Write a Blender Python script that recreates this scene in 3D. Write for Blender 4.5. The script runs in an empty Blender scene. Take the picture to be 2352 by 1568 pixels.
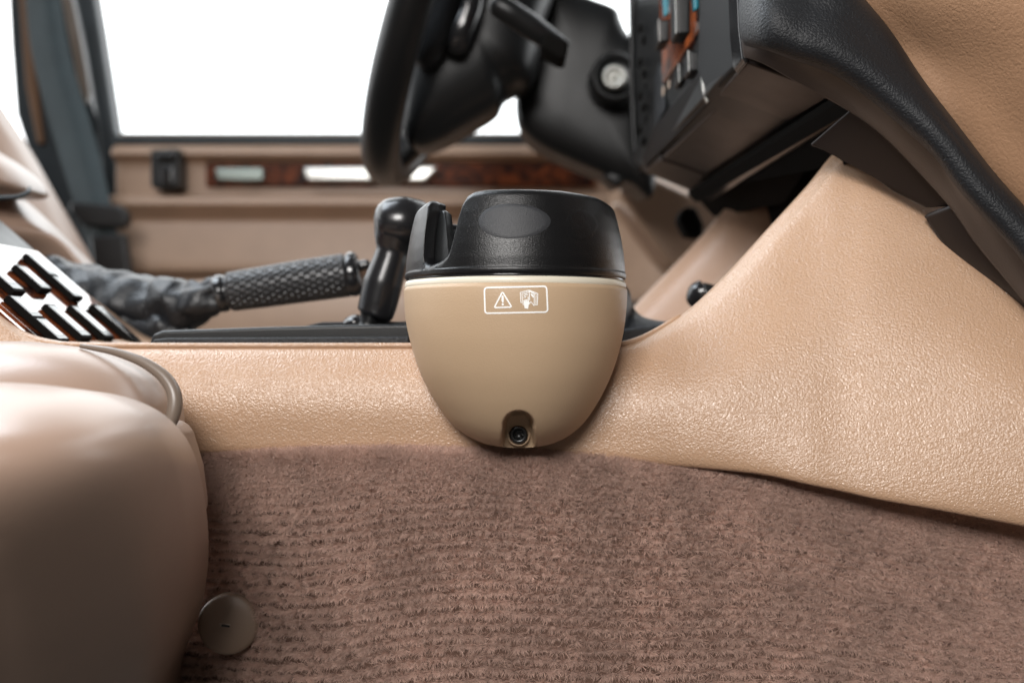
import bpy, bmesh, math, random
import numpy as np
from mathutils import Vector, Matrix, noise
from mathutils.bvhtree import BVHTree
S = bpy.context.scene
COL = S.collection
random.seed(7); RNG = np.random.default_rng(7)

# ------------------------------------------------------------------ camera, world, lights, exposure
cam = bpy.data.cameras.new('camera'); camo = bpy.data.objects.new('camera', cam); COL.objects.link(camo)
camo.location = (0, 0, 0); camo.rotation_euler = (math.radians(90), 0, 0)
cam.lens = 40; cam.sensor_width = 36; cam.clip_start = .01; cam.clip_end = 60
cam.dof.use_dof = True; cam.dof.focus_distance = .435; cam.dof.aperture_fstop = 8.0
S.camera = camo
W = bpy.data.worlds.new('World'); S.world = W; W.use_nodes = True
bg = W.node_tree.nodes['Background']; bg.inputs[0].default_value = (1, .90, .82, 1); bg.inputs[1].default_value = .085
S.view_settings.view_transform = 'Standard'; S.view_settings.look = 'None'
S.view_settings.exposure = 0; S.view_settings.gamma = 1; S.view_settings.use_curve_mapping = False

def area(name, loc, target, sx, sy, power, color):
    l = bpy.data.lights.new(name, 'AREA'); l.shape = 'RECTANGLE'; l.size = sx; l.size_y = sy
    l.energy = power; l.color = color
    o = bpy.data.objects.new(name, l); COL.objects.link(o); o.location = loc
    o.rotation_euler = (Vector(target) - Vector(loc)).to_track_quat('-Z', 'Y').to_euler()
    return o
# daylight through the open passenger door behind the camera and the windscreen
area('passenger_side_daylight', (-.20, -.52, .50), (.06, .46, -.04), .46, .36, 16, (1, .97, .94))
area('windscreen_daylight', (1.0, 1.2, 1.15), (.0, .5, 0), .9, .5, 1.8, (.86, .93, 1))
area('seat_top_fill', (-.55, .62, .85), (-.15, .36, -.02), .6, .5, 10.5, (.84, .92, 1))  # added overhead lamp, brightens the top of the passenger seat

# ------------------------------------------------------------------ helpers
KP = 36 / 40 / 2352
def pt(px, py, Y): return Vector(((px - 1176) * KP * Y, Y, (784 - py) * KP * Y))

def tag(o, label, cat, group=None, kind=None):
    o['label'] = label; o['category'] = cat
    if group: o['group'] = group
    if kind: o['kind'] = kind
    return o
def thing(name, label, cat, loc):
    o = bpy.data.objects.new(name, None); COL.objects.link(o); o.location = loc
    o.empty_display_size = .02
    return tag(o, label, cat)
def wloc(o):
    v = Vector((0, 0, 0))
    while o: v += o.location; o = o.parent
    return v
def mk(name, verts, faces, mat, parent=None, smooth=True, label=None, bevel=0, solid=0, subd=0, out=False):
    me = bpy.data.meshes.new(name)
    me.from_pydata([tuple(v) for v in verts], [], faces)
    bm = bmesh.new(); bm.from_mesh(me)
    bmesh.ops.remove_doubles(bm, verts=bm.verts, dist=1e-7)
    bmesh.ops.recalc_face_normals(bm, faces=bm.faces)
    if solid:      # sheets: the thickness goes to the far side
        t = sum((f.normal.dot(-f.calc_center_median()) * f.calc_area() for f in bm.faces))
        if t < 0: bmesh.ops.reverse_faces(bm, faces=bm.faces)
    bm.to_mesh(me); bm.free()
    me.materials.append(mat)
    if smooth: me.polygons.foreach_set('use_smooth', [True] * len(me.polygons))
    # bring the origin to the geometry's centre
    c = Vector((0, 0, 0))
    for v in me.vertices: c += v.co
    c /= max(1, len(me.vertices))
    for v in me.vertices: v.co -= c
    o = bpy.data.objects.new(name, me); COL.objects.link(o)
    if parent: o.parent = parent; o.location = c - wloc(parent)
    else: o.location = c
    if label: o['label'] = label
    if solid:
        m = o.modifiers.new('solid', 'SOLIDIFY'); m.thickness = solid; m.offset = 1 if out else -1
    if bevel:
        m = o.modifiers.new('bevel', 'BEVEL'); m.width = bevel; m.segments = 3; m.limit_method = 'ANGLE'; m.angle_limit = math.radians(35)
        m.harden_normals = False
        if smooth: me.set_sharp_from_angle(angle=math.radians(40)) if False else None
        w = o.modifiers.new('wn', 'WEIGHTED_NORMAL'); w.keep_sharp = True
    if subd:
        m = o.modifiers.new('sub', 'SUBSURF'); m.levels = subd; m.render_levels = subd
    return o

def cr1(P, n, closed=False):
    """Catmull-Rom through P (array k x d), n samples per segment"""
    P = np.array(P, float); k = len(P); out = []
    segs = k if closed else k - 1
    for i in range(segs):
        if closed: p0, p1, p2, p3 = P[(i-1) % k], P[i], P[(i+1) % k], P[(i+2) % k]
        else:
            p1, p2 = P[i], P[i+1]
            p0 = P[i-1] if i > 0 else 2*p1 - p2
            p3 = P[i+2] if i + 2 < k else 2*p2 - p1
        for j in range(n):
            t = j / n
            out.append(.5*((2*p1) + (-p0+p2)*t + (2*p0-5*p1+4*p2-p3)*t*t + (-p0+3*p1-3*p2+p3)*t**3))
    if not closed: out.append(P[-1])
    return np.array(out)
def grid3(rows, nu, nv):
    """rows of (px,py,Y) -> smooth array of world points"""
    R = np.array([[tuple(pt(*p)) for p in r] for r in rows])
    A = np.array([cr1(r, nu) for r in R])                      # rows x U x 3
    B = np.array([cr1(A[:, i], nv) for i in range(A.shape[1])])  # U x V x 3
    return B.transpose(1, 0, 2)
def gfaces(nr, nc, closed=False):
    f = []
    for i in range(nr - 1):
        for j in range(nc if closed else nc - 1):
            a = i*nc + j; b = i*nc + (j+1) % nc
            f.append((a, b, b + nc, a + nc))
    return f
def surf(name, rows, mat, parent, nu=12, nv=8, solid=.004, disp=None, **k):
    G = grid3(rows, nu, nv)
    if disp is not None: G = disp(G)
    V = G.reshape(-1, 3)
    return mk(name, V, gfaces(G.shape[0], G.shape[1]), mat, parent, solid=solid, **k)
def pillow(name, outl, c, Y0, D, mat, parent, back=.02, n=6, rings=26, p=2.2, crease=None, **k):
    """outline in the plane Y0 bulging by D towards the camera, with a real back side"""
    O = cr1([tuple(pt(x, y, Y0)) for x, y in outl], n, True)
    C = np.array(pt(c[0], c[1], Y0)); V = []
    for i in range(rings + 1):
        r = math.sin((i + .0) / rings * math.pi / 2) if i < rings else 1
        h = D * (1 - r**p)**(1/p) if r < 1 else 0
        for q in O:
            v = C + (q - C)*max(r, .001); v[1] = Y0 - h
            if crease: v = crease(v)
            V.append(v)
    for q in O:
        v = C + (q - C)*.96; v[1] = Y0 + back*.6; V.append(crease(v) if crease else v)
    for q in O:
        v = C + (q - C)*.80; v[1] = Y0 + back; V.append(crease(v) if crease else v)
    nc = len(O); F = gfaces(rings + 3, nc, True)
    F.append(tuple(range((rings+2)*nc, (rings+3)*nc)))
    return mk(name, V, F, mat, parent, **k)
def slab(name, outl, Y, th, mat, parent, bevel=.0015, smooth=True, n=0, vec=None, **k):
    """closed outline (px,py[,Y]) extruded away from the camera by th metres"""
    P = [np.array(pt(o[0], o[1], o[2] if len(o) > 2 else Y)) for o in outl]
    if n: P = list(cr1(P, n, True))
    d = np.array(vec if vec else (0, th, 0)); m = len(P)
    V = P + [q + d for q in P]
    F = [tuple(range(m)), tuple(range(2*m - 1, m - 1, -1))] + [(i, (i+1) % m, (i+1) % m + m, i + m) for i in range(m)]
    return mk(name, V, F, mat, parent, smooth=smooth, bevel=bevel, **k)
def tube(name, path, mat, parent, n=8, seg=24, flat=1.0, disp=None, sm=4, **k):
    """path of (px,py,Y,r_px); round loft with closed ends"""
    P = [tuple(pt(a[0], a[1], a[2])) + (a[3]*KP*a[2],) for a in path]
    P = np.array(P); L_ = np.r_[0, np.cumsum(np.linalg.norm(np.diff(P, axis=0), axis=1) + 1e-6)]
    q = np.linspace(0, L_[-1], max(16, n*len(P)))
    A = np.column_stack([np.interp(q, L_, P[:, k_]) for k_ in range(4)])
    for _ in range(sm):
        B = A.copy(); B[1:-1] = .25*A[:-2] + .5*A[1:-1] + .25*A[2:]; A = B
    V = []; m = len(A); D = A[:, :3].copy()
    for _ in range(6): D[1:-1] = (D[:-2] + D[1:-1] + D[2:])/3
    T = np.gradient(D, axis=0)
    for i in range(m):
        t = Vector(T[i]).normalized(); yy = Vector((0, 1, 0))
        s = t.cross(yy).normalized(); u = s.cross(t).normalized()
        for j in range(seg):
            a = 2*math.pi*j/seg
            r = A[i, 3]
            v = Vector(A[i, :3]) + s*math.cos(a)*r + u*math.sin(a)*r*flat
            if disp: v = disp(v, i/(m-1), a, s*math.cos(a) + u*math.sin(a))
            V.append(v)
    F = gfaces(m, seg, True); F.append(tuple(range(seg))); F.append(tuple(range((m-1)*seg, m*seg)))
    return mk(name, V, F, mat, parent, **k)
def wtube(name, pts, rad, mat, parent, seg=12, closed=False, **k):
    A = np.array([tuple(p) for p in pts]); m = len(A); V = []
    if closed: T = np.roll(A, -1, 0) - np.roll(A, 1, 0)
    else: T = np.gradient(A, axis=0)
    up = Vector((0.13, .9, .41)).normalized()
    for i in range(m):
        t = Vector(T[i]).normalized(); s = t.cross(up).normalized(); u = s.cross(t).normalized()
        for j in range(seg):
            a = 2*math.pi*j/seg; V.append(Vector(A[i]) + (s*math.cos(a) + u*math.sin(a))*rad)
    F = gfaces(m, seg, True)
    if closed: F += [((m-1)*seg + j, (m-1)*seg + (j+1) % seg, (j+1) % seg, j) for j in range(seg)]
    else: F += [tuple(range(seg)), tuple(range((m-1)*seg, m*seg))]
    return mk(name, V, F, mat, parent, **k)
def box(name, c, sz, mat, parent, rot=None, bevel=.001, **k):
    V = []
    R = rot or Matrix.Identity(3)
    for x in (-1, 1):
        for y in (-1, 1):
            for z in (-1, 1): V.append(Vector(c) + R @ Vector((x*sz[0]/2, y*sz[1]/2, z*sz[2]/2)))
    F = [(0, 1, 3, 2), (4, 6, 7, 5), (0, 4, 5, 1), (2, 3, 7, 6), (0, 2, 6, 4), (1, 5, 7, 3)]
    return mk(name, V, F, mat, parent, bevel=bevel, **k)
def lathe(name, c, axis, prof, mat, parent, seg=40, **k):
    """prof (r, h) revolved round axis at c"""
    R = Vector(axis).normalized().to_track_quat('Z', 'Y').to_matrix(); V = []
    for r, h in prof:
        for j in range(seg):
            a = 2*math.pi*j/seg; V.append(Vector(c) + R @ Vector((r*math.cos(a), r*math.sin(a), h)))
    F = gfaces(len(prof), seg, True) + [tuple(range(seg)), tuple(range((len(prof)-1)*seg, len(prof)*seg))]
    return mk(name, V, F, mat, parent, **k)

# ------------------------------------------------------------------ materials
def mat(name, col, rough=.5, spec=.5, metal=0, coat=0, bump=None, var=0, vscale=30, sheen=0, emit=None, rvar=0):
    m = bpy.data.materials.new(name); m.use_nodes = True; nt = m.node_tree; N = nt.nodes; L = nt.links
    b = N['Principled BSDF']
    b.inputs['Base Color'].default_value = (*col, 1); b.inputs['Roughness'].default_value = rough
    b.inputs['Specular IOR Level'].default_value = spec; b.inputs['Metallic'].default_value = metal
    b.inputs['Coat Weight'].default_value = coat; b.inputs['Coat Roughness'].default_value = .28; b.inputs['Sheen Weight'].default_value = sheen
    tc = N.new('ShaderNodeTexCoord')
    if var:
        n = N.new('ShaderNodeTexNoise'); n.inputs['Scale'].default_value = vscale; n.inputs['Detail'].default_value = 4
        L.new(tc.outputs['Object'], n.inputs['Vector'])
        mr = N.new('ShaderNodeMapRange'); mr.inputs[1].default_value = .3; mr.inputs[2].default_value = .7
        mr.inputs[3].default_value = 1 - var; mr.inputs[4].default_value = 1 + var
        L.new(n.outputs['Fac'], mr.inputs[0])
        mx = N.new('ShaderNodeVectorMath'); mx.operation = 'SCALE'; mx.inputs[0].default_value = col
        L.new(mr.outputs[0], mx.inputs['Scale']); L.new(mx.outputs[0], b.inputs['Base Color'])
    if rvar:
        n = N.new('ShaderNodeTexNoise'); n.inputs['Scale'].default_value = 60; n.inputs['Detail'].default_value = 5
        L.new(tc.outputs['Object'], n.inputs['Vector'])
        mr = N.new('ShaderNodeMapRange'); mr.inputs[3].default_value = rough - rvar; mr.inputs[4].default_value = rough + rvar
        L.new(n.outputs['Fac'], mr.inputs[0]); L.new(mr.outputs[0], b.inputs['Roughness'])
    if bump:
        kind, sc, dist = bump
        bp = N.new('ShaderNodeBump'); bp.inputs['Distance'].default_value = dist; bp.inputs['Strength'].default_value = 1
        if kind == 'grain':           # fine moulded plastic sparkle
            n = N.new('ShaderNodeTexNoise'); n.inputs['Scale'].default_value = sc; n.inputs['Detail'].default_value = 3
            L.new(tc.outputs['Object'], n.inputs['Vector']); h = n.outputs['Fac']
        elif kind == 'leather':       # wrinkled hide: warped cells + soft pebbles
            n0 = N.new('ShaderNodeTexNoise'); n0.inputs['Scale'].default_value = sc*.6; n0.inputs['Detail'].default_value = 2
            L.new(tc.outputs['Object'], n0.inputs['Vector'])
            sb = N.new('ShaderNodeVectorMath'); sb.operation = 'MULTIPLY_ADD'
            sb.inputs[1].default_value = (1.6/sc,)*3
            L.new(n0.outputs['Color'], sb.inputs[0]); L.new(tc.outputs['Object'], sb.inputs[2])
            v = N.new('ShaderNodeTexVoronoi'); v.feature = 'SMOOTH_F1'; v.inputs['Scale'].default_value = sc; v.inputs['Smoothness'].default_value = .35
            L.new(sb.outputs[0], v.inputs['Vector'])
            n1 = N.new('ShaderNodeTexNoise'); n1.inputs['Scale'].default_value = sc*.9; n1.inputs['Detail'].default_value = 3
            n1.inputs['Distortion'].default_value = 1.2
            L.new(tc.outputs['Object'], n1.inputs['Vector'])
            n2 = N.new('ShaderNodeTexNoise'); n2.inputs['Scale'].default_value = sc*.13; n2.inputs['Detail'].default_value = 3
            L.new(tc.outputs['Object'], n2.inputs['Vector'])
            ma = N.new('ShaderNodeMath'); ma.operation = 'MULTIPLY_ADD'; ma.inputs[1].default_value = -.75
            L.new(v.outputs['Distance'], ma.inputs[0]); L.new(n1.outputs['Fac'], ma.inputs[2])
            mm = N.new('ShaderNodeMath'); mm.operation = 'MULTIPLY'
            m3 = N.new('ShaderNodeMapRange'); m3.inputs[1].default_value = .3; m3.inputs[2].default_value = .7; m3.inputs[3].default_value = .85; m3.inputs[4].default_value = 1.08
            L.new(n2.outputs['Fac'], m3.inputs[0]); L.new(ma.outputs[0], mm.inputs[0]); L.new(m3.outputs[0], mm.inputs[1])
            h = mm.outputs[0]
        elif kind == 'weave':         # dimpled handbrake grip
            v = N.new('ShaderNodeTexVoronoi'); v.inputs['Scale'].default_value = sc; v.inputs['Randomness'].default_value = .0
            mp = N.new('ShaderNodeMapping'); mp.inputs['Rotation'].default_value = (0, math.radians(37), math.radians(45))
            L.new(tc.outputs['Object'], mp.inputs[0]); L.new(mp.outputs[0], v.inputs['Vector']); h = v.outputs['Distance']
        elif kind == 'web':
            w = N.new('ShaderNodeTexWave'); w.inputs['Scale'].default_value = sc; w.bands_direction = 'X'
            L.new(tc.outputs['Object'], w.inputs['Vector']); h = w.outputs['Fac']
        L.new(h, bp.inputs['Height']); L.new(bp.outputs[0], b.inputs['Normal']); L.new(bp.outputs[0], b.inputs['Coat Normal'])
    if emit:
        b.inputs['Emission Color'].default_value = (*emit[0], 1); b.inputs['Emission Strength'].default_value = emit[1]
    return m
M = {}
M['console'] = mat('tan_grained_vinyl', (.43, .268, .168), .32, .6, coat=.35, bump=('leather', 1060, .00027), var=.03)
M['console_soft'] = mat('tan_smooth_vinyl', (.44, .275, .185), .38, .6, bump=('leather', 620, .00015), var=.04)
M['seat'] = mat('beige_seat_leather', (.30, .205, .155), .40, .5, coat=.28, bump=('grain', 700, .00005), var=.05, vscale=14)
M['piping'] = mat('grey_beige_piping', (.15, .115, .09), .38, .6)
M['dash_tan'] = mat('tan_dash_skin', (.35, .20, .115), .5, .4, bump=('leather', 700, .00020), var=.06, vscale=20)
M['dash_black'] = mat('black_grained_vinyl', (.011, .012, .014), .50, .30, bump=('leather', 1000, .00026), var=.1)
M['under'] = mat('plastic_with_brown_reflection', (.032, .0235, .021), .40, .38, bump=('grain', 900, .00006), rvar=.06)  # brown puts the reflected carpet and console into the base colour
M['black'] = mat('black_satin_plastic', (.007, .0075, .008), .38, .32, bump=('grain', 1100, .00004), rvar=.05)
M['cap'] = mat('black_grained_plastic', (.005, .005, .0055), .31, .36, bump=('grain', 2300, .00012))
M['pad'] = mat('matt_grey_black_pad', (.018, .019, .022), .5, .45, bump=('grain', 3200, .00012))
M['gloss'] = mat('glossy_black_plastic', (.012, .012, .013), .16, .55, rvar=.03)
M['cup'] = mat('tan_matt_plastic', (.445, .316, .203), .48, .45, bump=('grain', 1700, .00010), rvar=.05, var=.02)
M['cream'] = mat('cream_plastic', (.66, .61, .50), .42, .5)
M['white'] = mat('white_print', (.88, .88, .86), .6, .3)
M['hide'] = mat('black_gaiter_leather', (.009, .010, .012), .40, .38, bump=('leather', 520, .00022), var=.15)
M['grip'] = mat('dimpled_black_leather', (.013, .013, .014), .33, .6)
M['under_dark'] = mat('shaded_underside_plastic', (.017, .0125, .0115), .42, .22, rvar=.06)  # darkened copy of the underside plastic, shade of down-facing panels in its colour
M['dull'] = mat('dull_black_plastic', (.010, .0105, .0115), .5, .14, bump=('grain', 1100, .00004))
M['switch'] = mat('glossy_switch_black', (.012, .012, .013), .14, .6, coat=1)
M['switch'].node_tree.nodes['Principled BSDF'].inputs['Coat Roughness'].default_value = .08
M['lever'] = mat('smooth_black_knob', (.010, .010, .011), .24, .5, rvar=.03)
M['metal'] = mat('brushed_bright_metal', (.50, .50, .48), .34, .5, metal=1)
M['darkmetal'] = mat('black_oxide_screw', (.05, .05, .05), .25, .7, metal=.7)
M['door'] = mat('tan_door_leather', (.34, .225, .155), .42, .5, bump=('grain', 300, .0001), var=.06)
M['pillar'] = mat('dark_blue_grey_trim', (.012, .018, .022), .5, .45, var=.15)
M['web'] = mat('black_belt_webbing', (.026, .040, .045), .6, .4, bump=('web', 120, .0004), var=.1)
M['brown'] = mat('brown_door_seal', (.14, .075, .04), .6, .3)
M['rail'] = mat('pale_seal_strip', (.30, .235, .185), .5, .4)
M['teal'] = mat('teal_dial_print', (.0, .16, .22), .4, .5)
M['knobrib'] = mat('black_rubber', (.014, .014, .014), .3, .6)

def wood(dk=1.0):
    m = mat('burl_walnut', (.12, .03, .012), .10, .5, coat=1)
    nt = m.node_tree; N = nt.nodes; L = nt.links; b = N['Principled BSDF']; b.inputs['Coat Roughness'].default_value = .04
    tc = N.new('ShaderNodeTexCoord'); n = N.new('ShaderNodeTexNoise'); n.inputs['Scale'].default_value = 38; n.inputs['Detail'].default_value = 6; n.inputs['Distortion'].default_value = 2.5
    L.new(tc.outputs['Object'], n.inputs['Vector'])
    r = N.new('ShaderNodeValToRGB'); r.color_ramp.elements[0].position = .38; r.color_ramp.elements[0].color = (.018*dk, .005*dk, .003*dk, 1)
    r.color_ramp.elements[1].position = .66; r.color_ramp.elements[1].color = (.30*dk, .07*dk, .018*dk, 1)
    L.new(n.outputs['Fac'], r.inputs[0]); L.new(r.outputs[0], b.inputs['Base Color'])
    return m
M['matt_black'] = mat('matt_near_black', (.005, .0045, .004), .9, .08)
M['wood'] = wood()
M['wood_satin'] = wood(.5); _b = M['wood_satin'].node_tree.nodes['Principled BSDF']; _b.inputs['Coat Weight'].default_value = 0; _b.inputs['Specular IOR Level'].default_value = .15; _b.inputs['Roughness'].default_value = .5

def glass():
    m = bpy.data.materials.new('window_glass'); m.use_nodes = True; nt = m.node_tree; nt.nodes.clear()
    o = nt.nodes.new('ShaderNodeOutputMaterial'); mx = nt.nodes.new('ShaderNodeMixShader'); t = nt.nodes.new('ShaderNodeBsdfTransparent')
    g = nt.nodes.new('ShaderNodeBsdfGlossy'); g.inputs['Roughness'].default_value = .02
    t.inputs[0].default_value = (.97, .98, .98, 1); mx.inputs[0].default_value = .03
    nt.links.new(t.outputs[0], mx.inputs[1]); nt.links.new(g.outputs[0], mx.inputs[2]); nt.links.new(mx.outputs[0], o.inputs[0])
    return m
M['glass'] = glass()

def carpet_mat():
    m = mat('brown_wool_pile', (.22, .135, .105), .95, .15, sheen=.25)
    nt = m.node_tree; N = nt.nodes; L = nt.links; b = N['Principled BSDF']
    b.inputs['Sheen Roughness'].default_value = .5; b.inputs['Sheen Tint'].default_value = (1, .8, .7, 1)
    tc = N.new('ShaderNodeTexCoord')
    def nz(s, d):
        n = N.new('ShaderNodeTexNoise'); n.inputs['Scale'].default_value = s; n.inputs['Detail'].default_value = d
        L.new(tc.outputs['Object'], n.inputs['Vector']); return n.outputs['Fac']
    a = nz(2600, 2); c = nz(45, 4)
    r = N.new('ShaderNodeValToRGB'); e = r.color_ramp.elements
    e[0].position = .30; e[0].color = (.43, .278, .222, 1); e[1].position = .72; e[1].color = (.68, .475, .39, 1)
    L.new(a, r.inputs[0])
    mr = N.new('ShaderNodeMapRange'); mr.inputs[1].default_value = .3; mr.inputs[2].default_value = .7; mr.inputs[3].default_value = .82; mr.inputs[4].default_value = 1.15
    L.new(c, mr.inputs[0])
    sc = N.new('ShaderNodeVectorMath'); sc.operation = 'SCALE'; L.new(r.outputs[0], sc.inputs[0]); L.new(mr.outputs[0], sc.inputs['Scale'])
    L.new(sc.outputs[0], b.inputs['Base Color'])
    return m
M['carpet'] = carpet_mat()

# ------------------------------------------------------------------ the setting: white daylight outside the car
def sky():
    m = bpy.data.materials.new('overcast_sky'); m.use_nodes = True; nt = m.node_tree; nt.nodes.clear()
    o = nt.nodes.new('ShaderNodeOutputMaterial'); e = nt.nodes.new('ShaderNodeEmission')
    e.inputs[0].default_value = (.97, .99, 1, 1); e.inputs[1].default_value = 3.6
    nt.links.new(e.outputs[0], o.inputs[0])
    V = []; n = 24
    for i in range(n + 1):
        a = math.radians(5 + 170*i/n)
        for z in (-.12, 1.2, 2.6):
            r = 3.2 - (.0 if z < 2 else .8)
            V.append((r*math.cos(a), .4 + r*math.sin(a), z))
    F = []
    for i in range(n):
        for j in range(2): a = i*3 + j; F.append((a, a+1, a+4, a+3))
    s = mk('sky', V, F, m); s['kind'] = 'structure'; s['label'] = 'blown-out white daylight beyond the side windows'
    return s
sky()

# ------------------------------------------------------------------ far side: door, pillar, belt, driver's seat
DY = 1.45
door = thing('car_door', 'tan driver door with burl wood strip under the white window', 'door', pt(830, 790, DY))
prof = [(331, 0.03), (334, -.004), (345, -.020), (362, -.024), (372, -.010), (374, -.004), (452, -.004), (456, -.030), (462, -.040), (480, -.042), (488, -.030), (500, -.024), (506, -.016), (512, -.022), (600, -.030), (625, -.028), (640, -.008), (700, 0), (860, .01), (860, .06), (331, .06)]
V = []; xs = (268, 1460)
for x in xs:
    for py, dy in prof:
        p = pt(x, py, DY); V.append((p.x, DY + dy, p.z))
n = len(prof)
F = [(i, (i+1) % n, (i+1) % n + n, i + n) for i in range(n)] + [tuple(range(n)), tuple(range(n, 2*n))]
mk('door_panel', V, F, M['door'], door, bevel=.003)
slab('window_frame', [(262, 312), (1460, 312), (1460, 331), (262, 331)], DY-.004, .05, M['pillar'], door, bevel=.003)
slab('seal', [(275, 305), (1460, 305), (1460, 312), (275, 312)], DY+.01, .03, M['rail'], door, bevel=.002)
slab('window_pane', [(216, -300), (1800, -300), (1800, 306), (268, 306)], DY+.03, .004, M['glass'], door, bevel=0)
ws = slab('wood_strip', [(472, 374), (1368, 374), (1368, 428), (472, 428)], DY-.012, .016, M['wood_satin'], door, bevel=.002)
slab('handle', [(490, 388), (500, 384), (604, 384), (606, 415), (560, 417), (498, 414)], DY-.022, .012, mat('dull_green_grey_metal', (.22, .25, .23), .4, .5, metal=1), door, bevel=.003)
slab('handle', [(696, 382), (1003, 380), (1000, 392), (976, 417), (706, 416), (697, 400)], DY-.030, .018, M['metal'], door, bevel=.004)
lk = slab('latch_housing', [(345, 343), (411, 340), (411, 428), (400, 433), (352, 433), (345, 425)], DY-.045, .04, M['black'], door, bevel=.004)
slab('latch_button', [(356, 352), (398, 350), (398, 358), (356, 362)], DY-.062, .02, M['gloss'], lk, bevel=.003)
slab('latch_slot', [(366, 380), (400, 380), (398, 422), (368, 422)], DY-.050, .01, M['gloss'], lk, bevel=.003)

pil = thing('door_pillar', 'dark blue-grey pillar between the front and rear side windows', 'pillar', pt(160, 620, 1.52))
slab('pillar_trim', [(14, -60), (140, -60), (205, 230), (245, 330), (285, 700), (180, 700), (34, 262), (22, 100)], 1.50, .06, M['pillar'], pil, bevel=.006)
slab('seal', [(38, -60), (62, -60), (78, 150), (100, 330), (84, 330), (58, 200)], 1.49, .012, M['brown'], pil, bevel=.003, label='brown rubber seal')
slab('seal', [(130, -60), (150, -60), (182, 90), (204, 215), (196, 240), (176, 180)], 1.49, .012, M['rail'], pil, bevel=.003, label='pale seal strip')
slab('window_frame', [(158, -60), (206, -60), (226, 60), (243, 170), (263, 300), (275, 316), (275, 700), (255, 700), (225, 300), (195, 120)], 1.475, .04, M['pillar'], pil, bevel=.006)

belt = thing('seat_belt', 'black seat belt hanging in front of the pillar', 'seat belt', pt(250, 620, 1.36))
surf('webbing', [[(52, -80, 1.38), (72, 120, 1.37), (128, 330, 1.36), (180, 500, 1.35), (215, 640, 1.35)], [(100, -80, 1.372), (124, 120, 1.362), (180, 330, 1.352), (226, 500, 1.342), (256, 640, 1.342)], [(128, -80, 1.38), (160, 120, 1.37), (222, 330, 1.36), (262, 500, 1.35), (294, 640, 1.35)]], M['web'], belt, solid=.0025)
slab('belt_guide', [(158, 462), (270, 470), (290, 484), (292, 512), (280, 524), (190, 520), (160, 490)], 1.325, .02, M['black'], belt, bevel=.004)
slab('belt_stalk', [(205, 540), (285, 535), (300, 640), (215, 640)], 1.325, .02, M['black'], belt, bevel=.004)

ds = thing('driver_seat', 'grey-beige driver seat edge at the left beyond the armrest', 'car seat', pt(60, 700, 1.15))
surf('backrest', [[(-120, 60, 1.15), (0, 238, 1.15), (70, 345, 1.15), (140, 470, 1.15), (200, 575, 1.15), (260, 690, 1.15)], [(-150, 90, 1.11), (-25, 262, 1.11), (45, 370, 1.11), (112, 500, 1.11), (165, 600, 1.11), (220, 720, 1.11)], [(-230, 200, 1.09), (-100, 330, 1.09), (-20, 430, 1.09), (40, 550, 1.09), (90, 650, 1.09), (150, 760, 1.09)], [(-330, 400, 1.12), (-300, 500, 1.12), (-200, 600, 1.12), (-100, 650, 1.12), (0, 720, 1.12), (60, 800, 1.12)]], M['seat'], ds, solid=.01)
slab('cushion', [(-100, 690), (470, 640), (1440, 650), (1440, 800), (-100, 820)], 1.10, .2, M['door'], ds, bevel=.02, label='tan seat base seen under the handbrake')
arm = thing('armrest', 'pale beige folding armrest end above the window switches', 'armrest', pt(60, 620, .70))
surf('padded_top', [[(-160, 340, .78), (-60, 380, .78), (40, 445, .78), (110, 505, .78), (165, 560, .78), (232, 622, .78), (300, 690, .78)], [(-160, 350, .74), (-60, 392, .74), (30, 455, .74), (100, 515, .74), (155, 568, .74), (218, 628, .74), (290, 700, .74)], [(-160, 500, .71), (-60, 512, .71), (20, 522, .71), (90, 532, .71), (140, 556, .71), (190, 612, .71), (270, 700, .71)], [(-160, 580, .73), (-60, 580, .73), (20, 585, .73), (80, 600, .73), (130, 640, .73), (170, 690, .73), (240, 740, .73)]], M['seat'], arm, solid=.006)
pillow('end_pad', [(-120, 300), (-20, 345), (35, 385), (66, 428), (62, 446), (20, 450), (-120, 440)], (-20, 400), .70, .03, M['seat'], arm, back=.04)
tube('hinge_trim', [(-120, 446, .665, 5), (-20, 455, .665, 5), (40, 453, .665, 5), (64, 444, .665, 5), (68, 432, .675, 4)], M['pillar'], arm)

# ------------------------------------------------------------------ driver's footwell behind the console
fw = thing('footwell_trim', 'dim tan trim of the driver footwell under the dashboard', 'footwell trim', pt(1550, 760, 1.2))
surf('kick_panel', [[(1385, 360, 1.40), (1480, 350, 1.30), (1620, 350, 1.2), (1800, 350, 1.15)], [(1400, 430, 1.38), (1470, 450, 1.26), (1620, 470, 1.16), (1800, 480, 1.1)], [(1380, 560, 1.38), (1470, 600, 1.26), (1620, 650, 1.16), (1800, 680, 1.1)], [(1380, 800, 1.38), (1470, 830, 1.26), (1620, 850, 1.16), (1800, 880, 1.1)]], M['door'], fw, solid=.01)
slab('trim_rib', [(1400, 470), (1425, 462), (1560, 600), (1600, 660), (1580, 680), (1500, 600)], 1.17, .02, M['door'], fw, bevel=.006)
slab('trim_panel', [(1418, 438), (1470, 392), (1640, 470), (1700, 560), (1600, 640), (1530, 600)], 1.10, .02, M['door'], fw, bevel=.006)
slab('speaker_bracket', [(1562, 486), (1578, 472), (1600, 476), (1618, 515), (1616, 545), (1578, 542), (1558, 505)], 1.0, .03, M['matt_black'], fw, bevel=.005)
slab('carpet_flap', [(1300, 690), (1480, 690), (1700, 700), (1700, 900), (1300, 900)], 1.2, .02, M['under'], fw, bevel=.006)

# second, driver-side leg of the centre stack
def legrow(off, Y): return [(x + off[0], y + off[1], Y) for x, y in ((1400, 770), (1454, 708), (1532, 628), (1610, 545), (1686, 456), (1760, 370))]

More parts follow.
